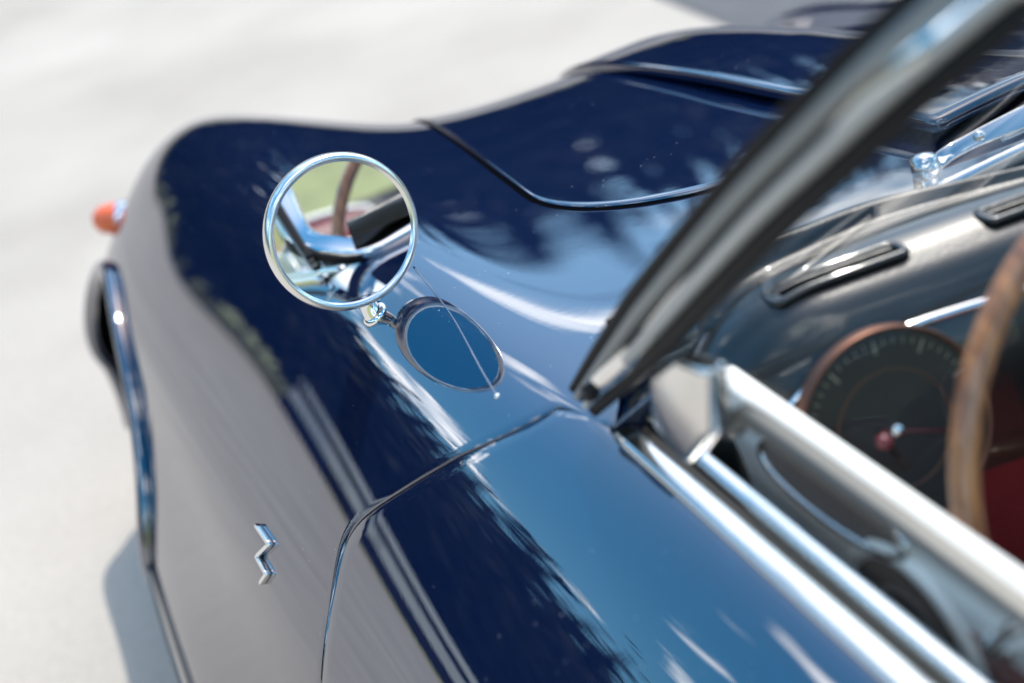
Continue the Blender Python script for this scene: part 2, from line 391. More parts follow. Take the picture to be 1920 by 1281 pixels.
# ---- body surface: control net, stations along Y, columns rocker -> belt/crest -> centre line
ST = {
    -2.20: [(-.52, .34), (-.55, .34), (-.57, .38), (-.57, .42), (-.57, .46), (-.56, .50), (-.55, .54), (-.53, .57), (-.50, .59), (-.46, .60), (-.38, .60), (-.24, .60), (-.10, .60), (0, .60)],
    -1.80: [(-.72, .24), (-.78, .24), (-.80, .30), (-.79, .40), (-.765, .50), (-.735, .59), (-.70, .66), (-.655, .715), (-.60, .755), (-.54, .78), (-.42, .795), (-.28, .80), (-.12, .80), (0, .80)],
    -1.00: [(-.80, .20), (-.86, .20), (-.875, .27), (-.845, .38), (-.80, .50), (-.757, .61), (-.717, .695), (-.662, .762), (-.606, .815), (-.555, .855), (-.46, .878), (-.30, .888), (-.12, .89), (0, .89)],
    -.30: [(-.82, .20), (-.880, .20), (-.892, .27), (-.848, .38), (-.812, .50), (-.776, .608), (-.724, .688), (-.659, .762), (-.605, .818), (-.553, .860), (-.47, .882), (-.30, .895), (-.12, .90), (0, .90)],
    .30: [(-.83, .20), (-.905, .20), (-.915, .27), (-.862, .38), (-.812, .50), (-.776, .608), (-.724, .688), (-.659, .762), (-.605, .818), (-.553, .860), (-.47, .878), (-.30, .888), (-.12, .893), (0, .893)],
    .75: [(-.83, .20), (-.905, .20), (-.915, .27), (-.862, .38), (-.812, .50), (-.776, .608), (-.724, .688), (-.659, .763), (-.605, .820), (-.553, .861), (-.47, .878), (-.30, .890), (-.12, .895), (0, .895)],
    1.00: [(-.83, .20), (-.905, .20), (-.915, .27), (-.862, .38), (-.812, .50), (-.783, .602), (-.730, .680), (-.669, .760), (-.614, .824), (-.548, .850), (-.46, .846), (-.30, .863), (-.12, .869), (0, .869)],
    1.30: [(-.83, .20), (-.905, .20), (-.915, .27), (-.860, .38), (-.812, .50), (-.787, .598), (-.735, .674), (-.674, .756), (-.616, .824), (-.540, .848), (-.44, .822), (-.30, .828), (-.12, .836), (0, .836)],
    1.65: [(-.82, .20), (-.895, .20), (-.905, .27), (-.855, .38), (-.809, .50), (-.790, .592), (-.739, .662), (-.676, .738), (-.614, .802), (-.530, .828), (-.410, .800), (-.30, .790), (-.12, .796), (0, .796)],
    1.85: [(-.81, .20), (-.875, .20), (-.888, .27), (-.848, .38), (-.809, .50), (-.788, .588), (-.740, .652), (-.678, .723), (-.614, .785), (-.526, .812), (-.404, .775), (-.30, .722), (-.12, .716), (0, .716)],
    2.00: [(-.80, .20), (-.850, .20), (-.862, .27), (-.835, .38), (-.807, .50), (-.784, .582), (-.738, .640), (-.678, .706), (-.614, .764), (-.525, .796), (-.400, .725), (-.30, .610), (-.12, .590), (0, .590)],
    2.22: [(-.78, .22), (-.835, .22), (-.856, .28), (-.848, .38), (-.815, .48), (-.772, .565), (-.722, .630), (-.672, .688), (-.616, .734), (-.526, .752), (-.400, .625), (-.30, .50), (-.12, .485), (0, .485)],
    2.39: [(-.77, .24), (-.835, .24), (-.866, .29), (-.860, .37), (-.816, .455), (-.750, .53), (-.706, .580), (-.662, .625), (-.610, .655), (-.525, .665), (-.405, .545), (-.30, .45), (-.12, .445), (0, .445)],
    2.50: [(-.66, .27), (-.740, .27), (-.780, .30), (-.785, .34), (-.765, .38), (-.715, .425), (-.645, .45), (-.610, .47), (-.570, .48), (-.500, .48), (-.40, .41), (-.30, .37), (-.12, .36), (0, .36)],
    2.56: [(-.40, .29), (-.44, .29), (-.46, .30), (-.47, .31), (-.47, .325), (-.465, .335), (-.455, .34), (-.44, .345), (-.42, .345), (-.39, .345), (-.34, .33), (-.26, .325), (-.12, .325), (0, .325)],
}
YS = np.array(sorted(ST)); NET = np.array([ST[y] for y in YS])         # (stations, cols, 2)
NS, NCOL = NET.shape[:2]
_u = np.linspace(0, 1, 3000); _yu = bspl(NS, 3, _u) @ YS

def surf(Y, s):
    Y = np.asarray(Y, float); s = np.asarray(s, float); Y, s = np.broadcast_arrays(Y, s)
    sh = Y.shape; Yf = Y.ravel(); u = np.interp(Yf, _yu, _u)
    A = bspl(NS, 3, u); B = bspl(NCOL, 3, s.ravel())
    XZ = np.einsum('ni,nj,ijk->nk', A, B, NET, optimize=True)
    return np.stack((XZ[:, 0], Yf, XZ[:, 1]), 1).reshape(*sh, 3)

def nrm(Y, s, e=1e-3):
    s = np.clip(s, e, 1 - e)
    a = surf(Y + e, s) - surf(Y - e, s); b = surf(Y, s + e) - surf(Y, s - e)
    return unit(np.cross(b, a))          # outward for the left side

# belt parameter: where X reaches -.553 on the door
_s = np.linspace(0, 1, 1500)
S_BELT = float(np.interp(-.5535, surf(np.full(1500, .4), _s)[:, 0][400:], _s[400:]))

def s_at_z(Y, z):
    P = surf(np.full(600, Y), np.linspace(.1, S_BELT, 600)); return float(np.interp(z, P[:, 2], np.linspace(.1, S_BELT, 600)))

_ty = np.linspace(.5, 2.555, 450); _ts = np.linspace(.35, 1, 400)
_TX = None
def far_drop(x):
    t = np.clip((np.asarray(x, float) + .03) / .34, 0, 1); return .10 * t * t * (3 - 2 * t)
def height(X, Y):
    """body height at (X, Y) on the upper side: table start, then secant steps"""
    global _TX
    if _TX is None: _TX = surf(*np.broadcast_arrays(_ty[:, None], _ts[None, :]))[..., 0]
    X0 = np.asarray(X, float); Y = np.asarray(Y, float); X0, Y = np.broadcast_arrays(X0, Y); X = -np.abs(X0)
    sh = X.shape; Xf, Yf = X.ravel(), Y.ravel()
    iy = np.clip(np.searchsorted(_ty, Yf), 0, len(_ty) - 1)
    s0 = np.array([np.interp(x, _TX[i], _ts) for x, i in zip(Xf, iy)])
    for _ in range(3):
        e = 1e-4; s0 = np.clip(s0, .35, 1 - 2 * e)
        x0 = surf(Yf, s0)[:, 0]; x1 = surf(Yf, s0 + e)[:, 0]
        s0 = np.clip(s0 - (x0 - Xf) * e / np.maximum(x1 - x0, 1e-9), .35, 1)
    return surf(Yf, s0)[:, 2].reshape(sh) - far_drop(X0) * np.clip((Y - .85) / .25, 0, 1)

def grid_n(X, Y, Z):
    P = np.stack((X, Y, Z), -1); n = unit(np.cross(np.gradient(P, axis=1), np.gradient(P, axis=0)))
    return np.where(n[..., 2:] < 0, -n, n)

def hood_n(X, Y, e=2e-3):
    X = np.asarray(X, float)
    zx = (height(X + e, Y) - height(X - e, Y)) / (2 * e); zy = (height(X, Y + e) - height(X, Y - e)) / (2 * e)
    n = np.stack((-zx, -zy, np.ones_like(zx)), -1); return unit(n)

# rear edge of the front body: door gap below the belt, windscreen base above it
GAPZ = np.array([.20, .35, .45, .53, .589, .624, .662, .682, .694, .705, .717, .733, .770, .802, .829, .847, .858])
GAPY = np.array([.985, .985, .987, .991, .998, 1.006, 1.018, 1.026, 1.029, 1.026, 1.018, 1.001, .956, .916, .875, .849, .825])
_g = surf(np.full(1500, 1.0), _s)
def y_rear(s):
    z = np.interp(s, _s, _g[:, 2]); x = np.interp(s, _s, _g[:, 0])
    side = np.interp(z, GAPZ, GAPY)
    xb = np.clip(-x / .555, 0, 1)
    base = .790 + .035 * (1 - xb ** 2)
    return np.where(s < S_BELT, side, base)

ARC_Y, ARC_Z, ARC_R = 2.10, .245, .325
def s_low(Y):
    d = np.abs(Y - ARC_Y); z = ARC_Z + np.sqrt(np.maximum(ARC_R ** 2 - d ** 2, 0))
    res = np.zeros_like(Y)
    for i, (dd, zz, yy) in enumerate(zip(d.ravel(), z.ravel(), Y.ravel())):
        if dd < ARC_R: res.ravel()[i] = s_at_z(yy, zz)
    return res

def smooth1(y, k=9):
    q = np.pad(y, k // 2, mode='edge'); return np.convolve(q, np.ones(k) / k, 'valid')

def flange(P, Nn, T, r=.0025, depth=.016):
    """rows rolling an edge inwards: P edge points, Nn normals, T outward tangent"""
    rows = []
    for a in (25, 50, 75, 90):
        a = R(a); rows.append(P + T * r * math.sin(a) - Nn * r * (1 - math.cos(a)))
    rows.append(rows[-1] - Nn * depth)
    return rows

# --- front body (wing, cowl and what lies below the bonnet), left then mirrored right
nT, nW = 170, 190
wv = np.linspace(0, 1, nW); yr = smooth1(y_rear(np.linspace(0, 1, 600)), 9); yr = np.interp(wv, np.linspace(0, 1, 600), yr)
tv = np.linspace(0, 1, nT) ** 1.0
Yg = yr[None, :] + tv[:, None] * (2.555 - yr[None, :])
Ylin = np.linspace(.8, 2.56, 800); slow = s_low(Ylin)
SL = np.interp(Yg, Ylin, slow)
S1 = .42
Sg = np.where(wv[None, :] < S1, SL + (S1 - SL) * (wv[None, :] / S1), wv[None, :])
G = surf(Yg, Sg)
Nr = nrm(Yg[0], Sg[0]); Tr = unit(G[0] - G[1])
rows = flange(G[0], Nr, Tr)
Gf = np.concatenate((np.array(rows[::-1]), G), 0)
fender = grid_obj('front_body', Gf, PAINT, car, flip=False)
fender['label'] = 'dark blue front wing and cowl on the driver side'
Gm = Gf.copy(); Gm[..., 0] *= -1; Gm[..., 2] -= far_drop(Gm[..., 0]) * np.clip((Gm[..., 1] - .85) / .25, 0, 1)
Gm[..., 2] -= .075 * np.clip((Gm[..., 0] - .36) / .16, 0, 1) * np.clip((Gm[..., 1] - .95) / .4, 0, 1)
fender2 = grid_obj('front_body', Gm, PAINT, car, flip=True)
fender2['label'] = 'dark blue front wing on the far side'

# --- door and rear quarter
def side_panel(name, yfront_fn, yback, s0, s1, n1=70, n2=110, front_flange=True, label=None):
    sv = np.linspace(s0, s1, n2); yf = yfront_fn(sv); t = np.linspace(0, 1, n1)
    Y = yf[None, :] + t[:, None] * (yback - yf[None, :])
    S = np.broadcast_to(sv, Y.shape); Gp = surf(Y, S)
    if front_flange:
        Nn = nrm(Y[0], S[0]); T = unit(Gp[0] - Gp[1]); Gp = np.concatenate((np.array(flange(Gp[0], Nn, T)[::-1]), Gp), 0)
    # rolled top edge
    if s1 < .99:
        top = Gp[:, -1]; inn = np.array((1.0, 0, -.25))
        extra = np.stack([top + np.array((.004, 0, .001)), top + np.array((.008, 0, -.002)), top + np.array((.010, 0, -.02))], 1)
        Gp = np.concatenate((Gp, extra), 1)
    o = grid_obj(name, Gp, PAINT, car, flip=True)
    Gq = Gp.copy(); Gq[..., 0] *= -1
    o2 = grid_obj(name, Gq, PAINT, car, flip=False)
    if label: o['label'] = label
    return o, o2
yrs = lambda s: np.interp(s, wv, yr)
side_panel('door', lambda s: yrs(np.minimum(s, S_BELT - .002)) - .0065, -.12, 0, S_BELT, label='dark blue door with the window half lowered')
side_panel('rear_quarter', lambda s: np.full_like(s, -.126), -.50, 0, S_BELT)
sv = np.linspace(0, 1, 120); Yq = np.linspace(-.507, -2.19, 60)
GG = surf(*np.broadcast_arrays(Yq[:, None], sv[None, :]))
tail = grid_obj('rear_body', GG, PAINT, car, flip=True)
GGm = GG.copy(); GGm[..., 0] *= -1; grid_obj('rear_body', GGm, PAINT, car, flip=False)

# black lining behind the gaps
sv = np.linspace(.02, S_BELT - .005, 60); Yc = yrs(sv)[None, :] + np.linspace(-.04, .04, 6)[:, None]
LN = surf(Yc, np.broadcast_to(sv, Yc.shape)) - nrm(Yc, np.broadcast_to(sv, Yc.shape)) * .013
grid_obj('door_gap_lining', LN, GAP, car)

# --- bonnet: panel riding 5 mm above the body, rounded rear corners
XH = .392
def hood_half(Y): return catm1(Y, [.9, 1.2, 1.336, 1.465, 1.653, 1.935, 2.1, 2.4, 2.6], [.397, .395, .385, .371, .350, .313, .290, .255, .22])
def catm1(x, X, F):
    """smooth 1-D curve through points"""
    P = catmull(np.stack((X, F), 1), 400); return np.interp(x, P[:, 0], P[:, 1])
def hood_rear(a):
    a = np.abs(a); return 1.012 + .095 * a ** 2 + .15 * (1 - (1 - np.minimum(a, 1) ** 5) ** (1 / 2.2))
aa = np.sin(np.linspace(-np.pi / 2, np.pi / 2, 150)); bb = np.linspace(0, 1, 120)
def hood_pts(A, B, lift):
    Yr_ = hood_rear(A); Y = Yr_ + B * (2.36 - .10 * np.abs(A) ** 3 - Yr_); X = A * hood_half(Y)
    return X, Y
A, B = np.meshgrid(aa, bb); X, Y = hood_pts(A, B, 0); Z = height(X, Y)
Nn = grid_n(X, Y, Z); HG = np.stack((X, Y, Z), -1) + Nn * .0042
# edge loop flange all round
def loop(Gd): return np.concatenate((Gd[0, :], Gd[1:, -1], Gd[-1, -2::-1], Gd[-2:0:-1, 0]), 0)
Lp, Ln = loop(HG), loop(Nn); Tt = unit(np.roll(Lp, -1, 0) - np.roll(Lp, 1, 0)); To = unit(np.cross(Tt, Ln))
rows = flange(Lp, Ln, To, .0028, .009)
nb, na = HG.shape[:2]; v = list(HG.reshape(-1, 3)); f = grid_faces(nb, na, 0)
idx = np.arange(nb * na).reshape(nb, na); prev = list(np.concatenate((idx[0, :], idx[1:, -1], idx[-1, -2::-1], idx[-2:0:-1, 0])))
for rw in rows:
    st = len(v); v.extend(list(rw)); cur = list(range(st, st + len(rw))); n = len(cur)
    for i in range(n): f.append((prev[(i + 1) % n], prev[i], cur[i], cur[(i + 1) % n]))
    prev = cur
hood = mesh_obj('bonnet', v, f, PAINT, car); hood['label'] = 'dark blue bonnet lid with rounded rear corners'
# black strip standing in for the shade in the shut gap
gp = Lp + To * .0045 - Ln * .0048
sweep('bonnet_gap_strip', gp, rrect(.0060, .0026, .001, 2), GAP, hood, closed=True, upv=Ln)

# --- raised centre scoop on the bonnet
bx = np.linspace(-1, 1, 60); by = np.linspace(0, 1, 90)
A, B = np.meshgrid(bx, by); Y = .955 + B * 1.03
half = catm1(Y, [.95, 1.10, 1.188, 1.282, 1.447, 1.60, 1.75, 1.90, 2.0], [.123, .123, .123, .123, .123, .122, .115, .08, .02])
X = A * half
h = (.010 * (1 - .55 * A ** 2) + .013) * np.clip((1.0 - B) * 1.6, 0, 1) ** .9 + .0015
base = height(X, Y) + .0055
SG = np.stack((X, Y, base + h), -1)
Nb = grid_n(X, Y, base)
Lp = loop(SG); Ln = loop(Nb); Tt = unit(np.roll(Lp, -1, 0) - np.roll(Lp, 1, 0)); To = unit(np.cross(Tt, Ln))
rows = flange(Lp, Ln, To, .006, .006)
nb, na = SG.shape[:2]; v = list(SG.reshape(-1, 3)); f = grid_faces(nb, na, 0)
idx = np.arange(nb * na).reshape(nb, na); prev = list(np.concatenate((idx[0, :], idx[1:, -1], idx[-1, -2::-1], idx[-2:0:-1, 0])))
for rw in rows:
    st = len(v); v.extend(list(rw)); cur = list(range(st, st + len(rw))); n = len(cur)
    for i in range(n): f.append((prev[(i + 1) % n], prev[i], cur[i], cur[(i + 1) % n]))
    prev = cur
mesh_obj('air_scoop', v, f, PAINT, hood)
lo = Lp.copy(); lz = height(lo[:, 0], lo[:, 1]) + .0065
W0 = lo - To * .004; W1 = W0.copy(); W0[:, 2] -= .004; W1[:, 2] = lz
grid_obj('scoop_gap', np.stack((W0, W1), 0), GAP, hood, wrap=True)  # black filler that paints the shade under the scoop edge

# --- wheel arch lip, wheel
ang = np.linspace(R(-14), R(177), 90)
def arch_pt(a, rr=ARC_R):
    y = ARC_Y + rr * math.cos(a); z = ARC_Z + rr * math.sin(a)
    P = surf(y, s_at_z(y, max(z, .21))); return np.array((P[0] - .002, y, z))
AP = np.array([arch_pt(a) for a in ang])
sweep('wheel_arch_lip', AP, circ(.017, 12, 1, .8), PAINT, car, upv=(1, 0, 0))
well = []
for dxx in (0, .10, .25):
    well.append(AP + np.array((dxx + .004, 0, 0)))
grid_obj('wheel_well', np.array(well), GAP, car)
wh = empty('wheel', car, (0, 0, 0))
wc = np.array((-.705, ARC_Y - .01, .285))
lathe('tyre', [(.20, .075), (.215, .082), (.24, .085), (.268, .078), (.280, .062), (.283, .03), (.283, -.07), (.25, -.08)], wc, (-1, 0, 0), TYRE, wh, 72)
lathe('rim', [(.202, .076), (.198, .06), (.18, .045), (.15, .055), (.115, .06), (.10, .05)], wc, (-1, 0, 0), ALLOY, wh, 64)
lathe('hub_cap', [(.118, .058), (.116, .075), (.10, .095), (.07, .108), (.03, .114), (.0005, .115)], wc, (-1, 0, 0), CHROME, wh, 64)

# --- rocker strip under the door and wing
ry = np.linspace(1.78, -1.5, 90); sr = np.array([.10] * 90)
RP = surf(ry, sr); RP[:, 0] -= .004
sweep('sill_strip', RP, rrect(.014, .014, .005, 3), SATIN, car, upv=(-1, 0, .2))

# --- headlight and turn signal
HL = np.array((-.585, 2.37, .53)); hax = np.array((-.10, 1, .03))
hl = empty('headlight', car)
lathe('trim_ring', [(.082, .03), (.092, .028), (.101, .015), (.106, -.005), (.107, -.03), (.104, -.05), (.098, -.06)], HL, hax, CHROME, hl)
lathe('lens', [(.0005, .055), (.04, .05), (.065, .04), (.084, .024)], HL, hax, GLASS, hl)
lathe('reflector', [(.0005, -.05), (.05, -.03), (.084, .02)], HL, hax, CHROME, hl)
tsp = np.array((-.728, 2.365, .572)); tax = np.array((-.9, .42, .1))
ts = empty('turn_signal', car)
lathe('lens', [(.0005, .034), (.014, .031), (.023, .021), (.027, .004), (.027, -.02)], tsp, tax, ORANGE, ts, 32)
lathe('bezel', [(.0265, -.012), (.028, -.013), (.0285, -.016), (.0285, -.03)], tsp, tax, CHROME, ts, 32)

# --- zigzag emblem on the flank
EM = [(-.030, .020), (-.010, -.004), (-.0, .014)]
def on_side(Y, z, lift=.0): 
    s = s_at_z(Y, z); return surf(Y, s) + nrm(np.array([Y]), np.array([s]))[0] * lift
zz = [(1.215, .624), (1.170, .627), (1.197, .602), (1.161, .603), (1.175, .587)]
zp = []
for (a, b) in zip(zz[:-1], zz[1:]):
    for t in np.linspace(0, 1, 7, endpoint=False): zp.append((a[0] + (b[0] - a[0]) * t, a[1] + (b[1] - a[1]) * t))
zp.append(zz[-1])
ZP = np.array([on_side(y, z, .003) for y, z in zp])
sweep('emblem', ZP, rrect(.0042, .006, .0010, 2), CHROME, car, upv=nrm(np.array([1.24]), np.array([s_at_z(1.24, .6)]))[0])

# --- door mirror
mir = empty('door_mirror', car)
MC = CAM + 1.265 / 1.2 * np.array((.234, 1.095, -.464)); tgt = np.array((-.512, .80, .897))
nm = unit(unit(CAM - MC) + unit(tgt - MC))
lathe('rim', [(.0628, .0005), (.0640, .0034), (.0662, .0048), (.0688, .0040), (.0706, .0008), (.0712, -.004), (.0708, -.009), (.068, -.0125)], MC, nm, RIMCHROME, mir, 96)
lathe('mirror_glass', [(.0636, .0012), (.03, .0012), (.0004, .0012)], MC, nm, MIRROR, mir, 96)
lathe('housing', [(0.06792, -0.01254), (0.06374, -0.0209), (0.04911, -0.03135), (0.03135, -0.03866), (0.01254, -0.0418), (0.00042, -0.04285)], MC, nm, CHROME, mir, 96)
SB = np.array((-.606, 1.160, 0)); SB[2] = height(SB[0], SB[1])
ux = unit(np.cross(nm, (0, 0, 1))); dn = np.cross(ux, nm); dn = dn if dn[2] < 0 else -dn
st0 = MC - nm * .014 + unit(dn + .25 * (SB - MC)) * .060
STEM = catmull([st0, (st0 + SB) / 2 + np.array((0, .004, 0)), SB - np.array((0, 0, .004))], 14)
sweep('stem', STEM, circ(.0085, 16, 1, 1), CHROME, mir, upv=(0, 1, 0), scale=np.interp(np.linspace(0, 1, 14), [0, .3, 1], [.95, .8, 1.25]))
sn = hood_n(SB[0], SB[1])
lathe('foot', [(.010, .004), (.0125, .003), (.0135, 0.0), (.0135, -.006)], SB, sn, CHROME, mir, 40)

# --- fine raised line running from the mirror foot to the cowl
SE = catmull([(-.552, 1.184), (-.557, 1.12), (-.564, 1.054), (-.578, .965), (-.584, .920)], 50)
SE = np.array([(x, y, float(height(x, y)) + .0002) for x, y in SE])
sweep('wing_line', SE, circ(.0007, 8, 1.2, .40), PAINT, fender)
lathe('glint_stud', [(.0026, -.001), (.0024, .0008), (.0014, .0016), (.0003, .0018)], SE[-1], hood_n(SE[-1][0], SE[-1][1]), CHROME, fender, 24)  # chrome dome added to imitate a sun glint at the line's end

# --- windscreen frame and glass
BOW = .035
def base_y(x): return .815 + BOW * (1 - (np.abs(x) / .555) ** 2)
PIL = np.array([(-.560, .778, .895), (-.553, .659, 1.005), (-.538, .560, 1.100), (-.530, .521, 1.133), (-.515, .479, 1.175), (-.490, .449, 1.206)])
WN = unit(np.array((0, .64, .77)))
rail = [(-x, float(base_y(x)), float(height(-x, base_y(x) + .02)) + .012) for x in (.50, .43, .33, .17, 0)]
left = np.array(list(PIL[::-1][:-1]) + [(-.556, .745, .923), (-.548, .778, .900), (-.533, .800, .888)] + rail)
right = left[::-1][1:].copy(); right[:, 0] *= -1
top = [(.44, .375, 1.236), (.25, .365, 1.250), (0, .36, 1.256), (-.25, .365, 1.250), (-.44, .375, 1.236)]
fr_path = catmull(np.concatenate((left, right, np.array(top)), 0), 240)
ofs = .015 * np.clip((fr_path[:, 2] - .90) / .06, 0, 1); fr_path[:, 0] -= np.sign(fr_path[:, 0]) * ofs
frame = sweep('windscreen_frame', fr_path, rrect(.030, .016, .0065, 4)[:, ::1], CHROME, car, closed=True, upv=np.broadcast_to(WN, fr_path.shape))
# gasket between frame and body, and pale inner seal against the glass
cen = fr_path.mean(0); inn = unit(cen - fr_path); inn -= WN * (inn @ WN)[:, None]
low = fr_path[:, 2] < .97
gk = np.where((fr_path[:, 2] < .915))[0]; gkp = (fr_path - inn * .0165 - WN * .003)[gk]
sweep('outer_gasket', gkp, rrect(.006, .012, .002, 2), RUBBER, frame, upv=np.broadcast_to(WN, gkp.shape))
sweep('inner_seal', fr_path + inn * .0165 - WN * .003, rrect(.006, .008, .002, 2), simple('grey_seal', (.30, .30, .28), .5), frame, closed=True, upv=np.broadcast_to(WN, fr_path.shape))
# glass pane
pl = catmull(PIL, 24); pane = []
for p in pl:
    xs = np.linspace(p[0] + .012, -p[0] - .012, 40)
    pane.append(np.stack((xs, p[1] + BOW * (1 - (xs / p[0]) ** 2), np.full(40, p[2])), 1))
grid_obj('windscreen', np.array(pane), GLASS, car)

# --- windscreen pillar seen side on: seals and two bright ridges
PP = smooth_path(np.concatenate((PIL[:1] + (PIL[:1] - PIL[1:2]) * .16, PIL, PIL[-1:] + (PIL[-1:] - PIL[-2:-1]) * 1.2), 0), 50)
Vv = unit(np.array((-.332, -.515, .276))); Tm = unit(PIL[-1] - PIL[0])
Wd = unit(np.cross(Vv, Tm)); Wd = Wd if Wd @ Rv > 0 else -Wd
Od = np.cross(Wd, Tm); Od = Od if Od @ Vv > 0 else -Od
def strip(name, w0, w1, o0, o1, r, mat, parent=car):
    """bar between w0..w1 across the pillar and o0..o1 outwards"""
    base = rrect(w1 - w0, o1 - o0, r, 3) + np.array(((w0 + w1) / 2, (o0 + o1) / 2))
    tp = np.interp(np.linspace(0, 1, len(PP)), [0, .12, .3, 1], [.62, .8, 1, 1])
    Gd = PP[:, None, :] + (Wd[None, None, :] * base[None, :, :1] + Od[None, None, :] * base[None, :, 1:]) * tp[:, None, None]
    n = len(base); f = grid_faces(len(PP), n, 0, True); f.append(tuple(range(n))); f.append(tuple(range((len(PP) - 1) * n, len(PP) * n))[::-1])
    return mesh_obj(name, Gd.reshape(-1, 3), f, mat, parent)
pil = empty('windscreen_pillar', car)
strip('front_seal', -.0235, -.0140, -.012, .001, .0025, RUBBER, pil)
strip('bright_ridge', -.0140, -.0045, -.010, .005, .0040, RIDGE_DARK, pil)
strip('groove', -.0052, .0006, -.010, .0014, .001, RUBBER, pil)
strip('bright_ridge', -.0005, .0090, -.010, .0055, .0042, RIDGE, pil)
strip('rear_seal', .0095, .0225, -.014, .003, .004, RUBBER, pil)

# --- belt mouldings on the door
by = np.linspace(.772, -.48, 80)
def belt(x, z): return np.stack((np.full(80, x), by, np.full(80, z)), 1)
ZB = float(surf(.4, S_BELT)[2])
dtrim = empty('belt_moulding', car)
sweep('outer_strip', belt(-.5455, ZB + .002), rrect(.017, .010, .0045, 4), CHROME_SOFT, dtrim)
sweep('felt_channel', belt(-.5325, ZB - .004), rrect(.012, .010, .002, 2), RUBBER, dtrim)
sweep('inner_strip', belt(-.5215, ZB + .003), rrect(.012, .011, .0045, 4), CHROME, dtrim)

# --- half lowered side window with its bright top frame
win = empty('side_window', car)
wx = -.5335
TOPZ = .968
fp = catmull([(wx, .632, .925), (wx, .622, .940), (wx, .60, .946), (wx, .49, .950), (wx, .40, .951), (wx, .10, .953), (wx, -.20, .955)], 70)
sweep('window_frame', fp, rrect(.011, .015, .0050, 4), SATIN, win, upv=(1, 0, 0.001))
yy = np.linspace(.63, -.2, 12); grid_obj('window_glass', np.array([[(wx, y, .84) for y in yy], [(wx, y, .945 if y < .6 else .92) for y in yy]]), GLASS, win)
# bracket at the foot of the pillar
import bmesh
bm = bmesh.new()
vb = [bm.verts.new(p) for p in [(-.5565, .700, .905), (-.5565, .662, .893), (-.5565, .622, .935), (-.5565, .612, .985), (-.5565, .650, .975), (-.5565, .690, .945)]]
vt = [bm.verts.new((v.co.x + .018, v.co.y, v.co.z)) for v in vb]
bm.faces.new(vb); bm.faces.new(vt[::-1])
for i in range(6): bm.faces.new((vb[i], vt[i], vt[(i + 1) % 6], vb[(i + 1) % 6]))
bmesh.ops.recalc_face_normals(bm, faces=bm.faces)
bmesh.ops.bevel(bm, geom=bm.edges[:], offset=.0055, segments=4, affect='EDGES', profile=.5)
me = bpy.data.meshes.new('window_bracket'); bm.to_mesh(me); bm.free(); me.materials.append(CHROME_SOFT)
me.polygons.foreach_set('use_smooth', [True] * len(me.polygons))
o = bpy.data.objects.new('window_bracket', me); col.objects.link(o); o.parent = win

# --- inner door card; its oval and round shapes imitate reflections in the window
card = empty('door_card', car)
CX = -.480
box_obj('cream_panel', (CX, -.45, .50), (CX + .02, .76, .884), CREAM, card, .006)
box_obj('door_top_pad', (-.515, -.45, .800), (CX - .012, .775, .822), INNER, card, .004)
def oval(cy, cz, a, b, tilt, n=48):
    t = np.linspace(0, 2 * np.pi, n, endpoint=False); y = a * np.cos(t); z = b * np.sin(t)
    return np.stack((np.full(n, CX - .0015), cy + y * math.cos(tilt) - z * math.sin(tilt), cz + y * math.sin(tilt) + z * math.cos(tilt)), 1)
ov = oval(.620, .857, .076, .0215, R(-4))
mesh_obj('reflection_oval', ov, [tuple(range(48))], DIAL, card, False)  # flat dark oval in place of a shape mirrored in the glass
sweep('reflection_oval_rim', ov - np.array((.002, 0, 0)), circ(.0032, 10), CHROME, card, closed=True, upv=(1, 0, 0))
refl_disc = empty('reflection_disc', car)  # dark disc and pale ring added to imitate a reflection in the side glass
REFL_C = np.array((CX - .001, .548, .785)); lathe('dark_disc', [(.0005, .0005), (.03, .0008), (.054, .001), (.058, .0012)], REFL_C, (-1, 0, 0), GAP, refl_disc, 48)
lathe('ring', [(.036, .0015), (.038, .003), (.040, .0015)], REFL_C, (-1, 0, 0), simple('grey_ring', (.12, .12, .12), .4), refl_disc, 48)
lathe('surround', [(.058, .0), (.0595, .004), (.064, .005), (.069, .003), (.070, 0)], REFL_C, (-1, 0, 0), CREAM, refl_disc, 48)
box_obj('red_panel', (CX - .0008, -.40, .50), (CX + .01, .500, .835), REDLEATHER, card, .004)
wnd = empty('window_winder', car)
WP = catmull([(CX - .014, .462, .852), (CX - .016, .448, .874), (CX - .018, .430, .895)], 12)
sweep('arm', WP, circ(.0045, 10), CHROME, wnd, upv=(1, 0, 0))
lathe('boss', [(.008, 0), (.009, .010), (.006, .017), (.0005, .018)], (CX, .462, .852), (-1, 0, 0), CHROME, wnd, 32)

# --- cabin tub
tub = empty('cabin', car)
box_obj('floor', (-.50, -.55, .16), (.50, 1.0, .18), INNER, tub, 0)
box_obj('bulkhead', (-.50, .80, .18), (.50, .82, .86), INNER, tub, 0)
box_obj('rear_shelf', (-.52, -.62, .18), (.52, -.50, .84), REDLEATHER, tub, .02)
box_obj('far_door_card', (.47, -.45, .18), (.49, .80, .86), CREAM, tub, .005)
for sx in (-.31, .31):
    st_ = empty('seat', car)
    box_obj('cushion', (sx - .22, -.32, .24), (sx + .22, .16, .44), REDLEATHER, st_, .05)
    bk = box_obj('backrest', (sx - .22, -.46, .36), (sx + .22, -.30, .90), REDLEATHER, st_, .06)
    tube('piping', catmull([(sx - .20, -.305, .42), (sx - .205, -.31, .80), (sx - .15, -.33, .893), (sx + .15, -.33, .893), (sx + .205, -.31, .80), (sx + .20, -.305, .42)], 40), .006, CREAM, st_)

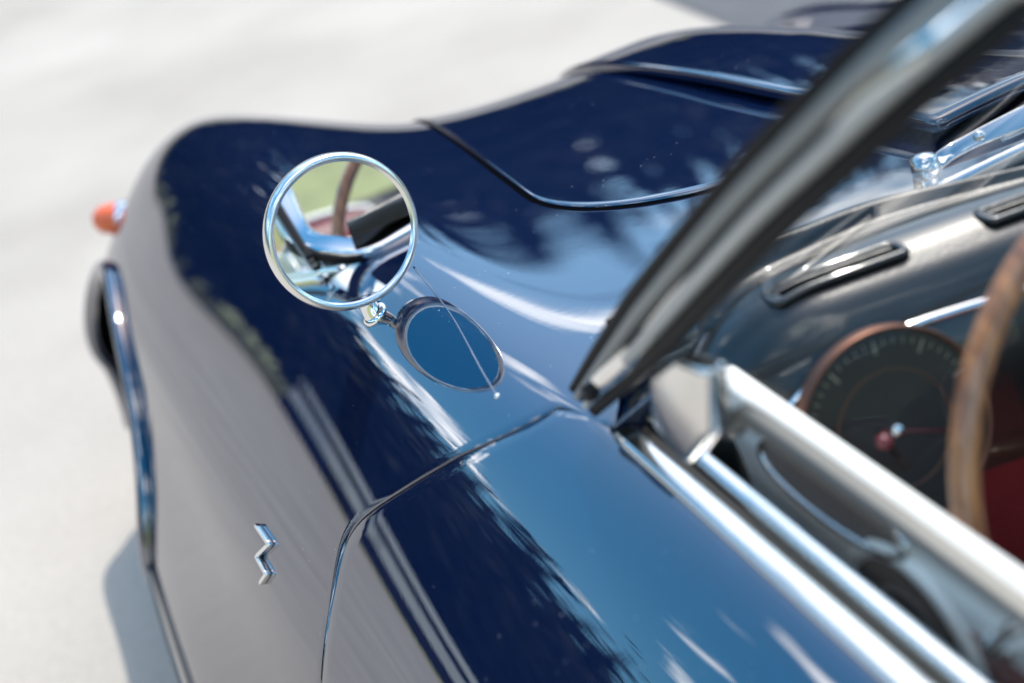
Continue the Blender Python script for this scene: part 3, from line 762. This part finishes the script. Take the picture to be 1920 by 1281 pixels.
# --- dashboard
dash = empty('dashboard', car)
xs = np.linspace(-.515, .515, 160)
def y_lip(x): return np.minimum(.838, .85 - .46 * (np.clip(x, -.6, -.12) + .316))
def y_slot(x): return .757 - .24 * (np.clip(x, -.6, -.10) + .412)
_k = np.exp(-np.linspace(-2, 2, 25) ** 2); _k /= _k.sum()
def soft(f): return np.interp(xs, xs, np.convolve(np.pad(f, 12, mode='edge'), _k, 'valid'))
YL, YSL = soft(y_lip(xs)), soft(y_slot(xs))
prof = catmull([(0, .890), (.0, .908), (.05, .919), (.13, .921), (.24, .913), (.36, .914), (.55, .922), (.80, .924), (1.0, .919), (1.2, .909), (1.42, .884), (1.55, .850), (1.60, .81), (1.63, .77)], 90)
drop = .085 * np.clip((np.abs(xs) - .385) / .13, 0, 1) ** 2 + .07 * (np.abs(xs) - .30)
def dpt(k, q, z):
    y = YL[k] + min(q, 1) * (YSL[k] - YL[k]) - max(q - 1, 0) * .1
    return (xs[k], y, z - drop[k] * min(1, q / .4))
DG = np.array([[dpt(k, p[0], p[1]) for p in prof] for k in range(len(xs))])
grid_obj('padded_top', DG, VINYL, dash)
low_ = np.array([[(xs[k], YSL[k] - .063 + dy, z - drop[k]) for dy, z in ((0, .77), (.004, .74), (.02, .68), (.05, .60))] for k in range(len(xs))])
grid_obj('lower_fascia', low_, REDLEATHER, dash)
def ysx(x, f): return float(np.interp(x, xs, f))
for x0, x1 in ((-.418, -.322), (-.262, -.172)):
    sp = np.array([(x, ysx(x, YSL) + .012, .9235 - .085 * max(0, (-x - .385) / .13) ** 2 - .07 * (abs(x) - .30)) for x in np.linspace(x0, x1, 20)])
    vt_ = empty('demister_vent', car)
    tf = np.concatenate((sp + np.array((0, .009, 0)), sp[::-1] + np.array((0, -.009, 0))), 0)
    sweep('surround', smooth_path(tf, 80, True)[:-1], circ(.0035, 10, 1, .8), VINYL, vt_, closed=True)
    sweep('slot', sp + np.array((0, 0, -.0005)), rrect(.0050, .003, .001, 2), GAP, vt_)
def bead(x, off, z): return (x, ysx(x, YSL) + off, z)
tube('edge_bead', catmull([bead(-.478, -.070, .760), bead(-.474, -.066, .815), bead(-.464, -.060, .845), bead(-.435, -.050, .868), bead(-.37, -.042, .888), bead(-.25, -.042, .893), bead(-.05, -.042, .894), bead(.2, -.042, .894)], 70), .0035, CHROME, dash)
# speedometer
gau = empty('speedometer', car)
GC = np.array((-.394, .674, .838)); gn = unit(np.array((-.10, -.94, .30)))
lathe('bezel', [(.0680, .004), (.0690, .007), (.0704, .0075), (.0716, .005), (.0718, -.004)], GC, gn, COPPER, gau, 80)
lathe('dial', [(0.06873, 0.003), (0.0348, 0.003), (0.00044, 0.003)], GC, gn, DIAL, gau, 64)
lathe('inner_ring', [(0.04133, 0.0035), (0.04193, 0.0048), (0.04263, 0.0035)], GC, gn, COPPER, gau, 64)
ga = unit(np.cross((0, 0, 1), gn)); gb = np.cross(gn, ga)
tv_, tf_ = [], []
for k in range(41):
    a = R(225 - 270 * k / 40); e = ga * math.cos(a) + gb * math.sin(a); pz = ga * -math.sin(a) + gb * math.cos(a)
    r0 = .054 if k % 5 == 0 else .059; wd_ = .0010 if k % 5 == 0 else .0005
    o_ = GC + gn * .0036; b0 = len(tv_)
    tv_ += [o_ + e * r0 - pz * wd_, o_ + e * .0635 - pz * wd_, o_ + e * .0635 + pz * wd_, o_ + e * r0 + pz * wd_]; tf_.append((b0, b0 + 1, b0 + 2, b0 + 3))
mesh_obj('scale_marks', tv_, tf_, WHITEPRINT, gau, False)
a = R(-20); e = ga * math.cos(a) + gb * math.sin(a)
tube('needle', np.array([GC + gn * .0055 - e * .012, GC + gn * .0055 + e * .046]), .0009, NEEDLE, gau, 8)
lathe('needle_hub', [(.005, .004), (.005, .007), (.003, .0085), (.0005, .009)], GC, gn, CHROME, gau, 24)
lathe('glass', [(0.06873, 0.0075), (0.0348, 0.0105), (0.00044, 0.0115)], GC, gn, DIALGLASS, gau, 64)
# turn signal stalk with red knob
stk = empty('indicator_stalk', car)
KN = np.array((-.425, .640, .860))
tube('rod', catmull([(-.36, .69, .78), (-.395, .660, .815), KN], 14), .0025, CHROME, stk)
lathe('knob', [(.0005, .0055), (.003, .005), (.0052, .002), (.0052, -.002), (.003, -.005), (.0005, -.0055)], KN, (-.7, -.4, .5), NEEDLE, stk, 24)

# --- steering wheel
sw = empty('steering_wheel', car)
SC_ = np.array((-.262, .520, .840)); sn_ = unit(np.array((0, -.94, .34))); sx_ = np.array((1.0, 0, 0)); su = np.cross(sn_, sx_); su = su if su[2] > 0 else -su
t = np.linspace(0, 2 * np.pi, 120, endpoint=False)
RIMP = SC_ + .19 * (np.cos(t)[:, None] * sx_ + np.sin(t)[:, None] * su)
sweep('rim', RIMP, circ(.0092, 14, 1, .92), WOOD, sw, closed=True, upv=sn_)
for a in (R(90 + 120), R(90 + 240), R(90)):
    e = np.cos(a) * sx_ + np.sin(a) * su
    sweep('spoke', np.array([SC_ - sn_ * .03 + e * .02, SC_ - sn_ * .02 + e * .10, SC_ + e * .186]), rrect(.016, .003, .001, 2), ALLOY, sw, upv=sn_)
lathe('hub', [(.032, -.035), (.032, -.022), (.026, -.014), (.012, -.011), (.0005, -.010)], SC_, sn_, VINYL, sw, 40)
tube('column', np.array([SC_ - sn_ * .03, SC_ - sn_ * .30]), .022, INNER, sw, 20)

# --- wiper in front of the windscreen
wp = empty('wiper', car)
PV = np.array((-.204, .868, float(height(-.204, .875))))
lathe('pivot', [(.014, -.004), (.0135, .004), (.0105, .008), (.0105, .020), (.0115, .024), (.011, .034), (.007, .037), (.0005, .038)], PV, (0.05, .1, 1), CHROME, wp, 40)
A0 = PV + np.array((.004, -.002, .026)); A1 = np.array((-.108, .858, .918)); A2 = np.array((.10, .84, .93))
ap_ = catmull([A0, A0 * .75 + A1 * .25 + np.array((0, 0, .004)), A1, A2], 40)
sweep('arm', ap_, rrect(.017, .0035, .0012, 3), CHROME, wp, upv=(0, -.62, .78), scale=np.interp(np.linspace(0, 1, 40), [0, .12, .3, 1], [.75, .75, 1.1, .55]))
lathe('rivet', [(.0048, 0), (.0042, .0022), (.002, .0034), (.0003, .0036)], ap_[6] + np.array((0, -.001, .002)), (0, -.62, .78), CHROME, wp, 20)
tube('spring', ap_[8:24] + np.array((.004, -.002, -.010)), .0018, CHROME_SOFT, wp, 8)
lathe('knurled_nut', [(.0005, .008), (.010, .007), (.0112, .003), (.0112, -.003), (.010, -.006)], PV + np.array((0, 0, .026)), (.1, -.3, .95), CHROME, wp, 18)
bl = np.array([(x, .845 - .10 * (x + .05), .905 + .05 * (x + .05)) for x in np.linspace(-.05, .35, 20)])
sweep('blade', bl, rrect(.004, .010, .001, 2), RUBBER, wp)
